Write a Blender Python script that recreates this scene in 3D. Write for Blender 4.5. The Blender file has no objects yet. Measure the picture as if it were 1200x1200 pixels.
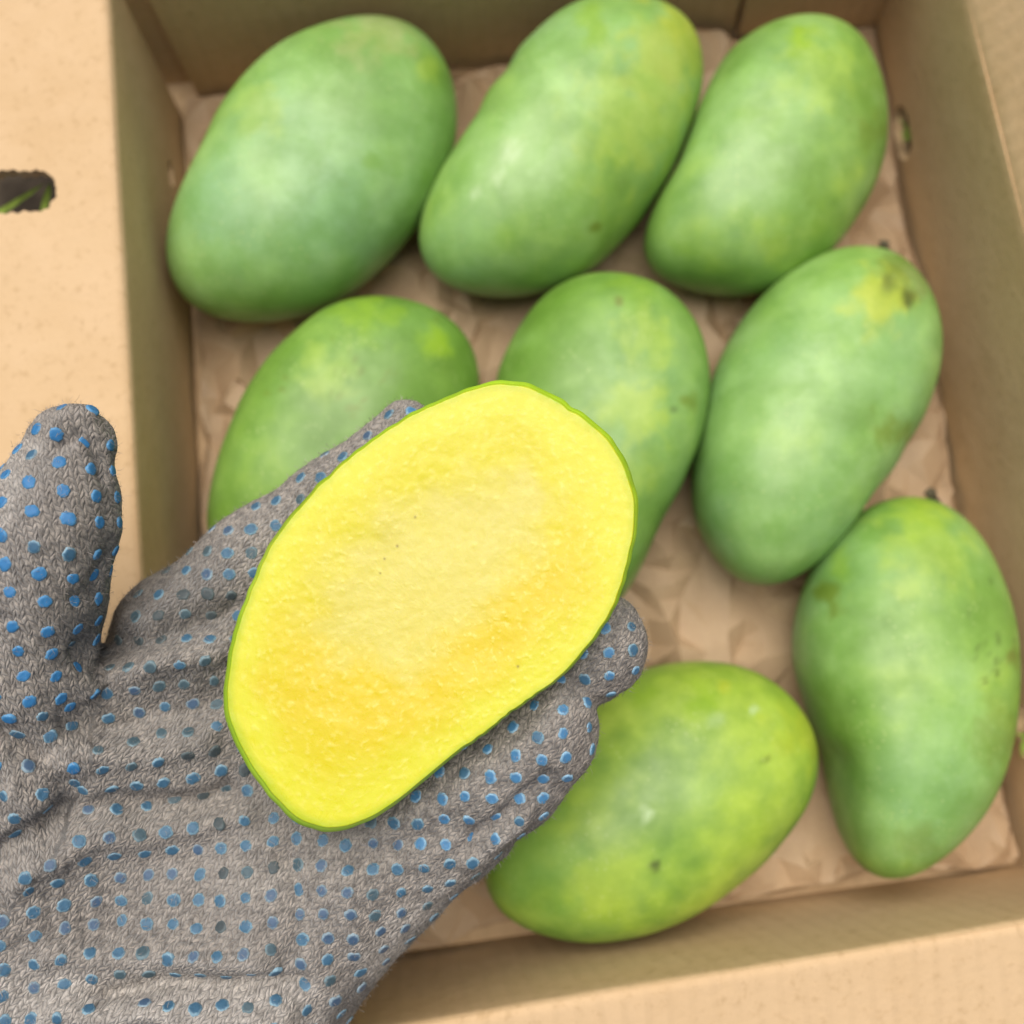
import bpy, bmesh, math, random
import numpy as np
from mathutils import Vector, Matrix, Euler, noise
from mathutils.bvhtree import BVHTree

random.seed(4)
RNG = np.random.default_rng(7)
S = bpy.context.scene
COL = S.collection

# ------------------------------------------------------------------ camera
CAM_H = 0.42
CAM_ROT = (0.15324688, -0.03605252, -0.11667177)
FPX = 1230.0                                  # focal length in photograph pixels (1200 wide)
cam_data = bpy.data.cameras.new('camera')
cam = bpy.data.objects.new('camera', cam_data)
COL.objects.link(cam)
cam.location = (0, 0, CAM_H)
cam.rotation_euler = CAM_ROT
cam_data.sensor_width = 36.0
cam_data.lens = 36.0 * FPX / 1200.0
cam_data.clip_start = 0.01
cam_data.clip_end = 100.0
cam_data.dof.use_dof = True
cam_data.dof.focus_distance = 0.264
cam_data.dof.aperture_fstop = 7.4
S.camera = cam

# ------------------------------------------------------------------ sky, sun, exposure
SUN_EL, SUN_AZ = math.radians(74), math.radians(-15)
W = bpy.data.worlds.new('World')
S.world = W
W.use_nodes = True
wn = W.node_tree.nodes
sky = wn.new('ShaderNodeTexSky')
sky.sky_type = 'NISHITA'
sky.sun_disc = False
sky.sun_elevation = SUN_EL
sky.sun_rotation = SUN_AZ
sky.air_density = 1.0
sky.dust_density = 4.0
sky.ozone_density = 3.0
wn['Background'].inputs['Strength'].default_value = 0.05
W.node_tree.links.new(sky.outputs[0], wn['Background'].inputs['Color'])
sun_data = bpy.data.lights.new('sun', 'SUN')
sun_data.energy = 3.0
sun_data.angle = math.radians(62)
sun_data.color = (1.0, 0.945, 0.87)
sun = bpy.data.objects.new('sun', sun_data)
COL.objects.link(sun)
sdir = Vector((math.sin(SUN_AZ) * math.cos(SUN_EL), math.cos(SUN_AZ) * math.cos(SUN_EL), math.sin(SUN_EL)))
sun.rotation_euler = sdir.to_track_quat('Z', 'Y').to_euler()
sun.location = sdir * 3
S.view_settings.view_transform = 'Standard'
S.view_settings.look = 'None'
S.view_settings.gamma = 1.0
S.view_settings.exposure = 0.46

# ------------------------------------------------------------------ camera geometry helpers
CR = np.array(Euler(CAM_ROT).to_matrix())
CP = np.array([0, 0, CAM_H])
FWD = -CR[:, 2]

def ray(px, py):
    d = CR @ np.array([(px - 600) / FPX, (600 - py) / FPX, -1.0])
    return d                                   # unit depth along the optical axis
def on_z(px, py, z):
    d = ray(px, py)
    return CP + d * ((z - CAM_H) / d[2])
def at_depth(px, py, dep):
    return CP + ray(px, py) * dep
def on_plane(px, py, p0, n):
    d = ray(px, py)
    return CP + d * (np.dot(np.array(p0) - CP, n) / np.dot(d, n))
def project(P):
    q = (np.asarray(P) - CP) @ CR
    return np.stack([600 + FPX * q[..., 0] / -q[..., 2], 600 - FPX * q[..., 1] / -q[..., 2]], -1)

# ------------------------------------------------------------------ object helpers
def mesh_obj(name, verts, faces, mat=None, parent=None, smooth=True):
    me = bpy.data.meshes.new(name)
    me.from_pydata([tuple(map(float, v)) for v in verts], [], [tuple(map(int, f)) for f in faces])
    me.update()
    if smooth:
        me.polygons.foreach_set('use_smooth', [True] * len(me.polygons))
    o = bpy.data.objects.new(name, me)
    COL.objects.link(o)
    if mat: me.materials.append(mat)
    if parent: attach(o, parent)
    return o
def attach(o, parent):
    o.parent = parent
    o.matrix_parent_inverse = Matrix.Translation(-Vector(parent.location))
def tag(o, label=None, cat=None, group=None, kind=None):
    if label: o['label'] = label
    if cat: o['category'] = cat
    if group: o['group'] = group
    if kind: o['kind'] = kind
    return o
def empty(name, loc):
    e = bpy.data.objects.new(name, None)
    e.empty_display_size = 0.02
    COL.objects.link(e)
    e.location = loc
    return e
def recentre(o):
    me = o.data
    co = np.empty(len(me.vertices) * 3); me.vertices.foreach_get('co', co)
    co = co.reshape(-1, 3)
    c = np.array([co[:, 0].mean(), co[:, 1].mean(), co[:, 2].min()])
    me.vertices.foreach_set('co', (co - c).ravel()); me.update()
    o.location = c
    return o
def set_color(o, cols, name='pigment'):
    a = o.data.attributes.new(name, 'FLOAT_COLOR', 'POINT')
    c = np.ones((len(o.data.vertices), 4)); c[:, :3] = cols
    a.data.foreach_set('color', c.ravel())
def srgb(r, g, b):
    f = lambda c: (c / 255 / 12.92) if c / 255 <= .04045 else ((c / 255 + .055) / 1.055) ** 2.4
    return np.array([f(r), f(g), f(b)])

# numpy value noise (smooth), used for pigment
def vnoise(P, scale, seed=0):
    P = np.asarray(P) * scale + seed * 17.31
    return np.array([noise.noise(Vector(p)) for p in P])
def fbm(P, scale, seed=0, octv=3):
    P = np.asarray(P) * scale + seed * 17.31
    return np.array([noise.fractal(Vector(p), 1.0, 2.0, octv) for p in P])
def smoothstep(a, b, x):
    t = np.clip((x - a) / (b - a), 0, 1)
    return t * t * (3 - 2 * t)
def poly_dist(Q, pts):
    best = np.full(len(Q), 1e9)
    for a, b in zip(pts[:-1], pts[1:]):
        a = np.array(a, float); b = np.array(b, float); ab = b - a
        t = np.clip(((Q - a) @ ab) / (ab @ ab), 0, 1)
        best = np.minimum(best, np.linalg.norm(Q - (a + t[:, None] * ab), axis=1))
    return best

# ------------------------------------------------------------------ materials
class Mat:
    def __init__(s, name):
        s.m = bpy.data.materials.new(name); s.m.use_nodes = True
        s.t = s.m.node_tree; s.n = s.t.nodes; s.b = s.n['Principled BSDF']
    def node(s, t, **kw):
        nd = s.n.new(t)
        for k, v in kw.items():
            if k in nd.inputs.keys(): 
                s.set(nd.inputs[k], v)
            else: setattr(nd, k, v)
        return nd
    def set(s, sock, v):
        if isinstance(v, bpy.types.NodeSocket): s.t.links.new(v, sock)
        else: sock.default_value = v
    def math(s, op, a, b=0.0, c=None):
        nd = s.n.new('ShaderNodeMath'); nd.operation = op
        s.set(nd.inputs[0], a); s.set(nd.inputs[1], b)
        if c is not None: s.set(nd.inputs[2], c)
        return nd.outputs[0]
    def mix(s, f, a, b, mode='MIX'):
        nd = s.n.new('ShaderNodeMix'); nd.data_type = 'RGBA'; nd.blend_type = mode
        s.set(nd.inputs[0], f); 
        for i, v in ((6, a), (7, b)):
            s.set(nd.inputs[i], v if isinstance(v, bpy.types.NodeSocket) else (*v[:3], 1))
        return nd.outputs[2]
    def noise(s, vec, scale, detail=3, rough=.55, dist=0):
        nd = s.n.new('ShaderNodeTexNoise'); s.set(nd.inputs['Vector'], vec)
        nd.inputs['Scale'].default_value = scale; nd.inputs['Detail'].default_value = detail
        nd.inputs['Roughness'].default_value = rough; nd.inputs['Distortion'].default_value = dist
        return nd.outputs['Fac']
    def ramp(s, v, lo, hi, a=0., b=1.):
        nd = s.n.new('ShaderNodeMapRange'); nd.interpolation_type = 'SMOOTHSTEP'
        s.set(nd.inputs[0], v)
        for i, x in enumerate((lo, hi, a, b)): nd.inputs[i + 1].default_value = x
        return nd.outputs[0]
    def bump(s, h, dist, strength=1.0):
        nd = s.n.new('ShaderNodeBump'); s.set(nd.inputs['Height'], h)
        nd.inputs['Distance'].default_value = dist; nd.inputs['Strength'].default_value = strength
        s.t.links.new(nd.outputs[0], s.b.inputs['Normal'])
        return nd
    def vec(s, v, scale):
        nd = s.n.new('ShaderNodeMapping'); s.set(nd.inputs['Vector'], v)
        nd.inputs['Scale'].default_value = scale
        return nd.outputs[0]
    def obj(s): return s.n.new('ShaderNodeTexCoord').outputs['Object']
    def attr(s, name):
        nd = s.n.new('ShaderNodeAttribute'); nd.attribute_name = name
        return nd
    def p(s, **kw):
        for k, v in kw.items(): s.set(s.b.inputs[k.replace('_', ' ')], v)

def cardboard_mat():
    m = Mat('cardboard'); o = m.obj()
    big = m.noise(o, 9, 3); fib = m.noise(m.vec(o, (1, 1, 1)), 260, 4, .7); speck = m.noise(o, 900, 2, .6)
    blot = m.noise(o, 60, 4, .65)
    c = m.mix(m.ramp(big, .3, .7), (.545, .372, .20), (.60, .425, .245))
    c = m.mix(m.ramp(blot, .35, .75, 0, .55), c, (.62, .44, .26))
    c = m.mix(m.ramp(fib, .52, .72, 0, .45), c, (.40, .26, .125))
    c = m.mix(m.ramp(speck, .66, .74, 0, .25), c, (.26, .15, .07))
    uv = m.attr('flute').outputs['Vector']
    wv = m.n.new('ShaderNodeTexWave'); m.set(wv.inputs['Vector'], uv); wv.inputs['Scale'].default_value = 45
    wv.bands_direction = 'X'; wv.inputs['Distortion'].default_value = 1.2; wv.inputs['Detail'].default_value = 2
    c = m.mix(m.math('MULTIPLY', m.ramp(wv.outputs['Fac'], .55, .95), m.ramp(blot, .3, .7, .0, .14)), c, (.36, .245, .13))
    m.p(Base_Color=c, Roughness=.8); m.b.inputs['Specular IOR Level'].default_value = .2
    h = m.math('ADD', m.math('MULTIPLY', wv.outputs['Fac'], .3), m.math('ADD', m.math('MULTIPLY', fib, .5), m.math('MULTIPLY', blot, 1.1)))
    m.bump(h, .0006, .8)
    return m.m

def paper_mat():
    m = Mat('kraft_paper'); o = m.obj()
    big = m.noise(o, 14, 3); fine = m.noise(o, 500, 3, .7)
    c = m.mix(m.ramp(big, .3, .7), (.42, .285, .165), (.54, .385, .235))
    c = m.mix(m.ramp(fine, .45, .75, 0, .35), c, (.38, .25, .16))
    m.p(Base_Color=c, Roughness=.55); m.b.inputs['Specular IOR Level'].default_value = .35
    m.bump(m.noise(o, 120, 4, .6), .0012, .6)
    return m.m

def skin_mat():
    m = Mat('mango_skin'); o = m.obj()
    base = m.mix(1, m.attr('pigment').outputs['Color'], (.75, .80, .60), 'MULTIPLY')
    mott = m.noise(o, 70, 4, .6); fine = m.noise(o, 420, 3, .65)
    v = m.n.new('ShaderNodeTexVoronoi'); m.set(v.inputs['Vector'], o); v.inputs['Scale'].default_value = 420
    v.inputs['Randomness'].default_value = 1
    pore = m.ramp(v.outputs['Distance'], .10, .24, 1, 0)
    pv = m.math('MULTIPLY', pore, m.ramp(m.noise(o, 60, 2), .45, .65))
    c = m.mix(m.ramp(mott, .36, .70, 0, .55), base, m.mix(1, base, (.62, .74, .36), 'MULTIPLY'))
    c = m.mix(m.ramp(fine, .45, .75, 0, .4), c, m.mix(1, c, (1.25, 1.15, 1.5), 'MULTIPLY'))
    c = m.mix(m.math('MULTIPLY', pv, .5), c, (.45, .55, .2))
    m.p(Base_Color=c, Roughness=m.ramp(mott, .2, .8, .34, .50))
    m.b.inputs['Specular IOR Level'].default_value = .55
    m.p(Subsurface_Weight=.08, Subsurface_Radius=(.004, .005, .0015))
    m.b.inputs['Subsurface Scale'].default_value = .5
    m.bump(m.math('ADD', m.math('MULTIPLY', mott, .8), m.math('MULTIPLY', fine, .25)), .0006, .35)
    return m.m

def flesh_mat():
    m = Mat('mango_flesh'); o = m.obj()
    base = m.attr('pigment').outputs['Color']
    st = m.vec(o, (1, 1, 1))
    n1 = m.noise(st, 380, 4, .65, .6); n2 = m.noise(o, 1300, 3, .6)
    c = m.mix(m.ramp(n1, .55, .8, 0, .14), base, (.68, .62, .14))
    c = m.mix(m.ramp(n2, .3, .55, .18, 0), c, m.mix(1, c, (.95, .82, .5), 'MULTIPLY'))
    m.p(Base_Color=c, Roughness=m.ramp(n1, .3, .7, .24, .42))
    m.p(Subsurface_Weight=.3, Subsurface_Radius=(.004, .003, .0006))
    m.b.inputs['Subsurface Scale'].default_value = .7
    m.b.inputs['Specular IOR Level'].default_value = .4
    m.bump(m.math('ADD', n1, m.math('MULTIPLY', n2, .5)),   .00011, .4)
    return m.m

def glove_mat():
    m = Mat('glove_knit'); o = m.obj()
    uv = m.attr('knit').outputs['Vector']
    wob = m.n.new('ShaderNodeTexNoise'); m.set(wob.inputs['Vector'], o); wob.inputs['Scale'].default_value = 260; wob.inputs['Detail'].default_value = 3
    wv = m.n.new('ShaderNodeVectorMath'); wv.operation = 'MULTIPLY_ADD'
    m.set(wv.inputs[0], wob.outputs['Color']); wv.inputs[1].default_value = (1.05, 1.05, 0); m.set(wv.inputs[2], uv)
    sp = m.n.new('ShaderNodeSeparateXYZ'); m.set(sp.inputs[0], wv.outputs[0])
    a = m.math('FRACT', sp.outputs[0])
    leg = m.math('ABSOLUTE', m.math('SUBTRACT', a, .5))
    vv = m.math('FRACT', m.math('ADD', sp.outputs[1], m.math('MULTIPLY', leg, 1.7)))
    st = m.math('SINE', m.math('MULTIPLY', vv, math.pi))
    rib = m.math('SINE', m.math('MULTIPLY', leg, 2 * math.pi))
    knit = m.math('MULTIPLY', m.math('POWER', st, .7), m.math('POWER', m.math('ADD', rib, .02), .6))
    fib = m.noise(m.vec(uv, (3.2, 1.1, 1)), 2.2, 5, .75, 1.5)
    fine = m.noise(o, 2600, 3, .7)
    heather = m.noise(o, 420, 4, .7); big = m.noise(o, 22, 4, .6)
    base = m.mix(m.ramp(heather, .34, .68), (.155, .133, .113), (.62, .54, .46))
    base = m.mix(m.ramp(big, .42, .68, 0, .5), base, (.48, .42, .36))
    base = m.mix(m.ramp(m.attr('clean_lit').outputs['Fac'], .1, .9, 0, .95), base, m.mix(m.ramp(heather, .34, .68), (.46, .41, .355), (.86, .78, .69)))
    base = m.mix(m.ramp(knit, .0, .42, .72, 0), base, (.045, .037, .031))
    base = m.mix(m.ramp(fib, .52, .74, 0, .75), base, (.60, .53, .46))
    base = m.mix(m.ramp(m.attr('soil').outputs['Fac'], .15, .95, 0, .62), base, (.085, .078, .07))  # this mask holds stains and the shade painted by thumb and index
    m.p(Base_Color=base, Roughness=.95)
    m.b.inputs['Specular IOR Level'].default_value = .1
    m.p(Sheen_Weight=.35, Sheen_Roughness=.5)
    h = m.math('ADD', knit, m.math('ADD', m.math('MULTIPLY', fib, .9), m.math('MULTIPLY', fine, .45)))
    m.bump(h, .0011, 1.0)
    return m.m

def dot_mat(name, centre, rim, edge=.68):
    m = Mat(name); o = m.obj()
    r = m.attr('rim').outputs['Fac']
    n = m.noise(o, 1400, 3, .7); n2 = m.noise(o, 700, 2, .6)
    f = m.ramp(m.math('ADD', r, m.math('MULTIPLY', m.math('SUBTRACT', n, .5), .7)), edge, 1.0)
    c = m.mix(f, centre, rim)
    c = m.mix(m.ramp(n2, .45, .75, 0, .5), c, [x * .62 for x in centre])
    m.p(Base_Color=c, Roughness=.5)
    m.b.inputs['Specular IOR Level'].default_value = .4
    m.bump(n, .0003, .6)
    return m.m

def plain(name, col, rough=.8, var=.3, scale=60):
    m = Mat(name); o = m.obj()
    n = m.noise(o, scale, 4, .65)
    m.p(Base_Color=m.mix(m.ramp(n, .3, .7), [c * (1 - var) for c in col], [min(1, c * (1 + var)) for c in col]), Roughness=rough)
    m.b.inputs['Specular IOR Level'].default_value = .25
    m.bump(n, .001, .5)
    return m.m

M_CARD = cardboard_mat(); M_PAPER = paper_mat(); M_SKIN = skin_mat(); M_FLESH = flesh_mat(); M_GLOVE = glove_mat()
M_STEM = plain('stem_bark', (.09, .075, .045), .8, .5, 400)
M_SOIL = plain('soil', (.11, .085, .06), .95, .5, 35)
M_GRASS = plain('grass_blade', (.25, .35, .06), .5, .35, 90)
M_FUZZ = plain('glove_fibre', (.30, .265, .235), .95, .45, 300)
M_WRIST = plain('wrist_skin', (.45, .27, .19), .5, .08, 120)
DOTS = [dot_mat('dot_bright_blue', (.032, .17, .38), (.10, .28, .48)),
        dot_mat('dot_blue', (.046, .122, .20), (.23, .37, .45)),
        dot_mat('dot_worn', (.055, .10, .17), (.26, .35, .40), .6),
        dot_mat('dot_dirty', (.055, .095, .115), (.18, .26, .29), .62),
        dot_mat('dot_dark', (.05, .065, .07), (.10, .13, .135), .5),
        dot_mat('dot_light_blue', (.058, .185, .35), (.26, .44, .57), .6)]

# ------------------------------------------------------------------ ground and grass
g = mesh_obj('ground', [(-3, -3, -.008), (3, -3, -.008), (3, 3, -.008), (-3, 3, -.008)], [(0, 1, 2, 3)], M_SOIL)
tag(g, kind='structure')
def blades(n, area, hmin, hmax, wid):
    vs, fs = [], []
    for _ in range(n):
        x, y = area()
        a = random.uniform(0, 2 * math.pi); h = random.uniform(hmin, hmax); lean = random.uniform(.2, 1.1) * h
        d = np.array([math.cos(a), math.sin(a), 0]); s = np.array([-d[1], d[0], 0]) * wid * random.uniform(.6, 1.2)
        p0 = np.array([x, y, -.009]); k = len(vs)
        for t, w in ((0, .8), (.4, 1), (.75, .7), (1, .05)):
            q = p0 + d * lean * t * t + np.array([0, 0, h * t * (1 - .25 * t)])
            vs += [q - s * w, q + s * w * .9 + np.array([0, 0, .0003])]
        for i in range(3): fs.append((k + 2 * i, k + 2 * i + 1, k + 2 * i + 3, k + 2 * i + 2))
    return vs, fs
def grass_area():
    while True:
        x, y = random.uniform(-.6, .75), random.uniform(-.55, .75)
        if x < -.2 or x > .32 or y < -.21 or y > .37: return x, y
vs, fs = blades(4200, grass_area, .02, .065, .0016)
for bx, by, ex, ey in ((-34, 272, 56, 214), (-60, 222, 10, 262), (50, 252, 60, 214)):
    a = on_z(bx, by, .058); b = on_z(ex, ey, .066); dv = b - a; s = np.cross(dv, [0, 0, 1]); s = s / np.linalg.norm(s) * .0017; k = len(vs)
    for t, w in ((0, .8), (.4, 1), (.8, .7), (1, .1)):
        q = a + dv * t; vs += [q - s * w, q + s * w + np.array([0, 0, .001])]
    for i in range(3): fs.append((k + 2 * i, k + 2 * i + 1, k + 2 * i + 3, k + 2 * i + 2))
# ------------------------------------------------------------------ cardboard box
TH = .0045
Z_RIM = .085
f_tl, f_tr, f_br, f_bl = on_z(213, 118, 0), on_z(1024, 36, 0), on_z(1192, 1014, 0), on_z(262, 1147, 0)
def line_x(p, q, r, s):
    p, q, r, s = (v[:2] for v in (p, q, r, s))
    A = np.array([q - p, -(s - r)]).T
    t = np.linalg.solve(A, r - p)
    return p + (q - p) * t[0]
L_left = (on_z(127, 0, Z_RIM), on_z(166, 680, Z_RIM))
L_bot = (on_z(600, 1180, Z_RIM), on_z(1200, 1080, Z_RIM))
L_right = (on_z(1133, 0, Z_RIM), on_z(1197, 260, Z_RIM))
up_n = np.array([-(f_tr - f_tl)[1], (f_tr - f_tl)[0], 0]); up_n /= np.linalg.norm(up_n)
L_top = (f_tl + up_n * .004, f_tr + up_n * .004)
def rimpt(A, B):
    v = line_x(*A, *B); return np.array([v[0], v[1], Z_RIM])
r_tl, r_tr, r_br, r_bl = rimpt(L_left, L_top), rimpt(L_right, L_top), rimpt(L_right, L_bot), rimpt(L_left, L_bot)
centre_xy = (f_tl + f_tr + f_br + f_bl) / 4

def strip(name, profA, profB, parent, nu=60, thick=TH, warp=.0006, seed=0, kind_out=None):
    """sheet of board lofted between two equal profiles, given real thickness on its outer side"""
    profA, profB = np.array(profA), np.array(profB); m = len(profA)
    U = np.linspace(0, 1, nu)
    G = profA[None] * (1 - U)[:, None, None] + profB[None] * U[:, None, None]
    du = np.gradient(G, axis=0); dv = np.gradient(G, axis=1)
    N = np.cross(du, dv); N /= np.linalg.norm(N, axis=2, keepdims=True) + 1e-12
    if kind_out is not None and np.dot(N[nu // 2, 0], kind_out) < 0: N = -N
    nz = np.array([[noise.noise(Vector(p) * 14 + Vector((seed, 0, 0))) for p in row] for row in G])
    G = G + N * (nz * warp)[..., None]
    O = G + N * thick
    dist = np.concatenate([[0], np.cumsum(np.linalg.norm(np.diff(profA, axis=0), axis=1))])
    L = np.linalg.norm(profB[0] - profA[0])
    idx = lambda i, j, k: k * nu * m + i * m + j
    faces = []
    for i in range(nu - 1):
        for j in range(m - 1):
            faces.append((idx(i, j, 0), idx(i, j + 1, 0), idx(i + 1, j + 1, 0), idx(i + 1, j, 0)))
            faces.append((idx(i, j, 1), idx(i + 1, j, 1), idx(i + 1, j + 1, 1), idx(i, j + 1, 1)))
    for i in range(nu - 1):
        faces.append((idx(i, 0, 0), idx(i + 1, 0, 0), idx(i + 1, 0, 1), idx(i, 0, 1)))
        faces.append((idx(i, m - 1, 0), idx(i, m - 1, 1), idx(i + 1, m - 1, 1), idx(i + 1, m - 1, 0)))
    for j in range(m - 1):
        faces.append((idx(0, j, 0), idx(0, j, 1), idx(0, j + 1, 1), idx(0, j + 1, 0)))
        faces.append((idx(nu - 1, j, 0), idx(nu - 1, j + 1, 0), idx(nu - 1, j + 1, 1), idx(nu - 1, j, 1)))
    V = np.concatenate([G.reshape(-1, 3), O.reshape(-1, 3)])
    o = mesh_obj(name, V, faces, M_CARD, parent)
    bm = bmesh.new(); bm.from_mesh(o.data); bmesh.ops.recalc_face_normals(bm, faces=bm.faces); bm.to_mesh(o.data); bm.free()
    fl = np.zeros((len(V), 3)); uvg = np.stack(np.meshgrid(U * L, dist, indexing='ij'), -1).reshape(-1, 2)
    fl[:len(uvg), :2] = uvg; fl[len(uvg):, :2] = uvg
    a = o.data.attributes.new('flute', 'FLOAT_VECTOR', 'POINT'); a.data.foreach_set('vector', fl.ravel())
    for p in o.data.polygons: p.use_smooth = True
    if hasattr(o.data, 'set_sharp_from_angle'): o.data.set_sharp_from_angle(angle=math.radians(50))
    return o

def fold_profile(fl, rim, out, ang, length, rad=.0045):
    """wall from the floor to the fold, a rounded fold, then the flap leaving at ang above horizontal"""
    wdir = (rim - fl) / np.linalg.norm(rim - fl)
    fdir = out * math.cos(ang) + np.array([0, 0, 1]) * math.sin(ang)
    a = rim - wdir * rad; b = rim + fdir * rad
    wall = [fl + (a - fl) * t for t in np.linspace(0, 1, 14)]
    arc = [a * (1 - t) ** 2 + rim * 2 * t * (1 - t) + b * t * t for t in np.linspace(0, 1, 9)]
    flap = [b + fdir * length * t for t in np.linspace(0, 1, 22)]
    return wall + arc[1:5], arc[4:] + flap[1:]

def outward(a, b):
    n = np.array([(b - a)[1], -(b - a)[0], 0]); n /= np.linalg.norm(n)
    mid = (a + b) / 2
    return n if np.dot(n, mid - centre_xy) > 0 else -n

def cut(o, centre, axis, long_dir, half_len, rad, depth=.02, jag=.0, seed=1):
    """cuts a stadium-shaped hole through a panel"""
    axis = axis / np.linalg.norm(axis)
    x = long_dir - axis * np.dot(long_dir, axis); x /= np.linalg.norm(x); y = np.cross(axis, x)
    rr = random.Random(seed); pts = []
    for k in range(48):
        t = 2 * math.pi * k / 48
        cx = half_len if math.cos(t) >= 0 else -half_len
        r = rad + rr.uniform(-jag, jag)
        pts.append((cx + r * math.cos(t), r * math.sin(t)))
    if half_len > rad:
        new = []
        for i, p in enumerate(pts):
            new.append(p); q = pts[(i + 1) % 48]
            if abs(q[0] - p[0]) > half_len:
                for k in range(1, 26):
                    t = k / 26; jg = rr.uniform(-jag, jag) + (jag * 1.6 if k % 2 else 0)
                    new.append((p[0] + (q[0] - p[0]) * t, p[1] + (q[1] - p[1]) * t + jg))
        pts = new
    n = len(pts); V = []
    for s in (-depth, depth):
        V += [centre + x * u + y * v + axis * s for u, v in pts]
    F = [tuple(range(n - 1, -1, -1)), tuple(range(n, 2 * n))] + [(i, (i + 1) % n, n + (i + 1) % n, n + i) for i in range(n)]
    c = mesh_obj('hole_cutter', V, F, M_CARD, smooth=False)
    bm = bmesh.new(); bm.from_mesh(c.data); bmesh.ops.recalc_face_normals(bm, faces=bm.faces); bm.to_mesh(c.data); bm.free()
    md = o.modifiers.new('hole', 'BOOLEAN'); md.operation = 'DIFFERENCE'; md.object = c; md.solver = 'EXACT'
    dg = bpy.context.evaluated_depsgraph_get()
    me = bpy.data.meshes.new_from_object(o.evaluated_get(dg))
    o.modifiers.clear(); o.data = me
    bpy.data.objects.remove(c)
    if hasattr(me, 'set_sharp_from_angle'): me.set_sharp_from_angle(angle=math.radians(40))

box = empty('cardboard_box', (float(centre_xy[0]), float(centre_xy[1]), -.006))
tag(box, 'open brown corrugated cardboard box lined with paper and holding green mangoes', 'box')
oL, oR, oB, oT = outward(f_tl, f_bl), outward(f_tr, f_br), outward(f_bl, f_br), outward(f_tl, f_tr)

def side(fa, fb, ra, rb, out, ang, length, seed):
    wa, la = fold_profile(fa, ra, out, ang, length); wb, lb = fold_profile(fb, rb, out, ang, length)
    wall = strip('side_panel', wa, wb, box, seed=seed, kind_out=out)
    flap = strip('flap', la, lb, box, seed=seed + 5, kind_out=np.array([0, 0, -1.]) )
    return wall, flap
dn = np.array([0, 0, -.006])
def lerp(a, b, t): return a * (1 - t) + b * t
left_wall, left_flap = side(lerp(f_tl, f_bl, .022) + dn, f_bl + dn, lerp(r_tl, r_bl, .005), r_bl, oL, math.radians(-6), .10, 1)
right_wall, right_flap = side(f_tr + dn, f_br + dn, r_tr, r_br, oR, math.radians(66), .12, 2)
bot_wall, bot_flap = side(f_bl + dn, f_br + dn, r_bl, r_br, oB, math.radians(-14), .15, 3)
# far side: two boards that overlap, the right one standing in front
t_mid = .795
wa, la = fold_profile(lerp(f_tl, f_tr, -.03) + dn + oT * .009, lerp(r_tl, r_tr, -.03) + oT * .009, oT, math.radians(25), .14)
wb, lb = fold_profile(lerp(f_tl, f_tr, .97) + dn + oT * .009, lerp(r_tl, r_tr, .97) + oT * .009, oT, math.radians(25), .14)
strip('side_panel', wa, wb, box, seed=9, kind_out=oT); strip('flap', la, lb, box, seed=10, kind_out=np.array([0, 0, -1.]))
wa, _ = fold_profile(lerp(f_tl, f_tr, .024) + dn + oT * .001, lerp(r_tl, r_tr, .024) + oT * .001, oT, math.radians(70), .02)
wb, _ = fold_profile(lerp(f_tl, f_tr, t_mid - .006) + dn + oT * .001, lerp(r_tl, r_tr, t_mid - .006) + oT * .001, oT, math.radians(70), .02)
strip('side_panel', wa, wb, box, seed=11, kind_out=oT)
wa, _ = fold_profile(lerp(f_tl, f_tr, t_mid) + dn - oT * .0015, lerp(r_tl, r_tr, t_mid) - oT * .0015, oT, math.radians(80), .02)
wb, _ = fold_profile(f_tr + dn - oT * .0015, r_tr - oT * .0015, oT, math.radians(80), .02)
strip('side_panel', wa, wb, box, nu=20, seed=12, kind_out=oT)
bottom = strip('bottom_panel', [f_tl + dn * .3 + oT * .010 + oL * .010, f_tl * .5 + f_bl * .5 + dn * .3 + oL * .002, f_bl + dn * .3], [f_tr + dn * .3 + oT * .010, f_tr * .5 + f_br * .5 + dn * .3, f_br + dn * .3], box, kind_out=np.array([0, 0, -1.]), thick=.004)
ca, cb = lerp(f_tl, f_tr, -.018), lerp(f_tl, f_bl, .06) + oL * .007
ra_, rb_ = lerp(r_tl, r_tr, -.018), lerp(r_tl, r_bl, .06) + oL * .007
strip('corner_flap', [ca + dn, lerp(ca, ra_, .5), ra_ - np.array([0, 0, .006])], [cb + dn, lerp(cb, rb_, .5), rb_ - np.array([0, 0, .006])], box, nu=8, seed=21, kind_out=oL, thick=.003)
# carrying slot in the left flap, round vents low in the side panels
fl_n = np.array([0, 0, 1.])
pl = L_left[0] - np.array([0, 0, .004])
c0 = on_z(45, 229, Z_RIM - .006); c1 = on_z(-130, 229, Z_RIM - .010)
cut(left_flap, (c0 + c1) / 2 , fl_n, c1 - c0, np.linalg.norm(c1 - c0) / 2, 28 * (CAM_H - Z_RIM) / FPX, jag=.0005)
def wall_plane(fa, fb, ra):
    n = np.cross(fb - fa, ra - fa); return fa, n / np.linalg.norm(n)
vents = []
for (w, fa, fb, ra, px, py, hl, rd) in ((right_wall, f_tr, f_br, r_tr, 1057, 156, .004, .0075), (right_wall, f_tr, f_br, r_tr, 1194, 866, .004, .0085),
                                (left_wall, f_tl, f_bl, r_tl, 200, 203, .002, .0032)):
    p0, n = wall_plane(fa, fb, ra)
    c = on_plane(px, py, p0, n)
    cut(w, c, n, fb - fa, hl, rd, jag=.0004, seed=px)
    vents.append(c)

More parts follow.
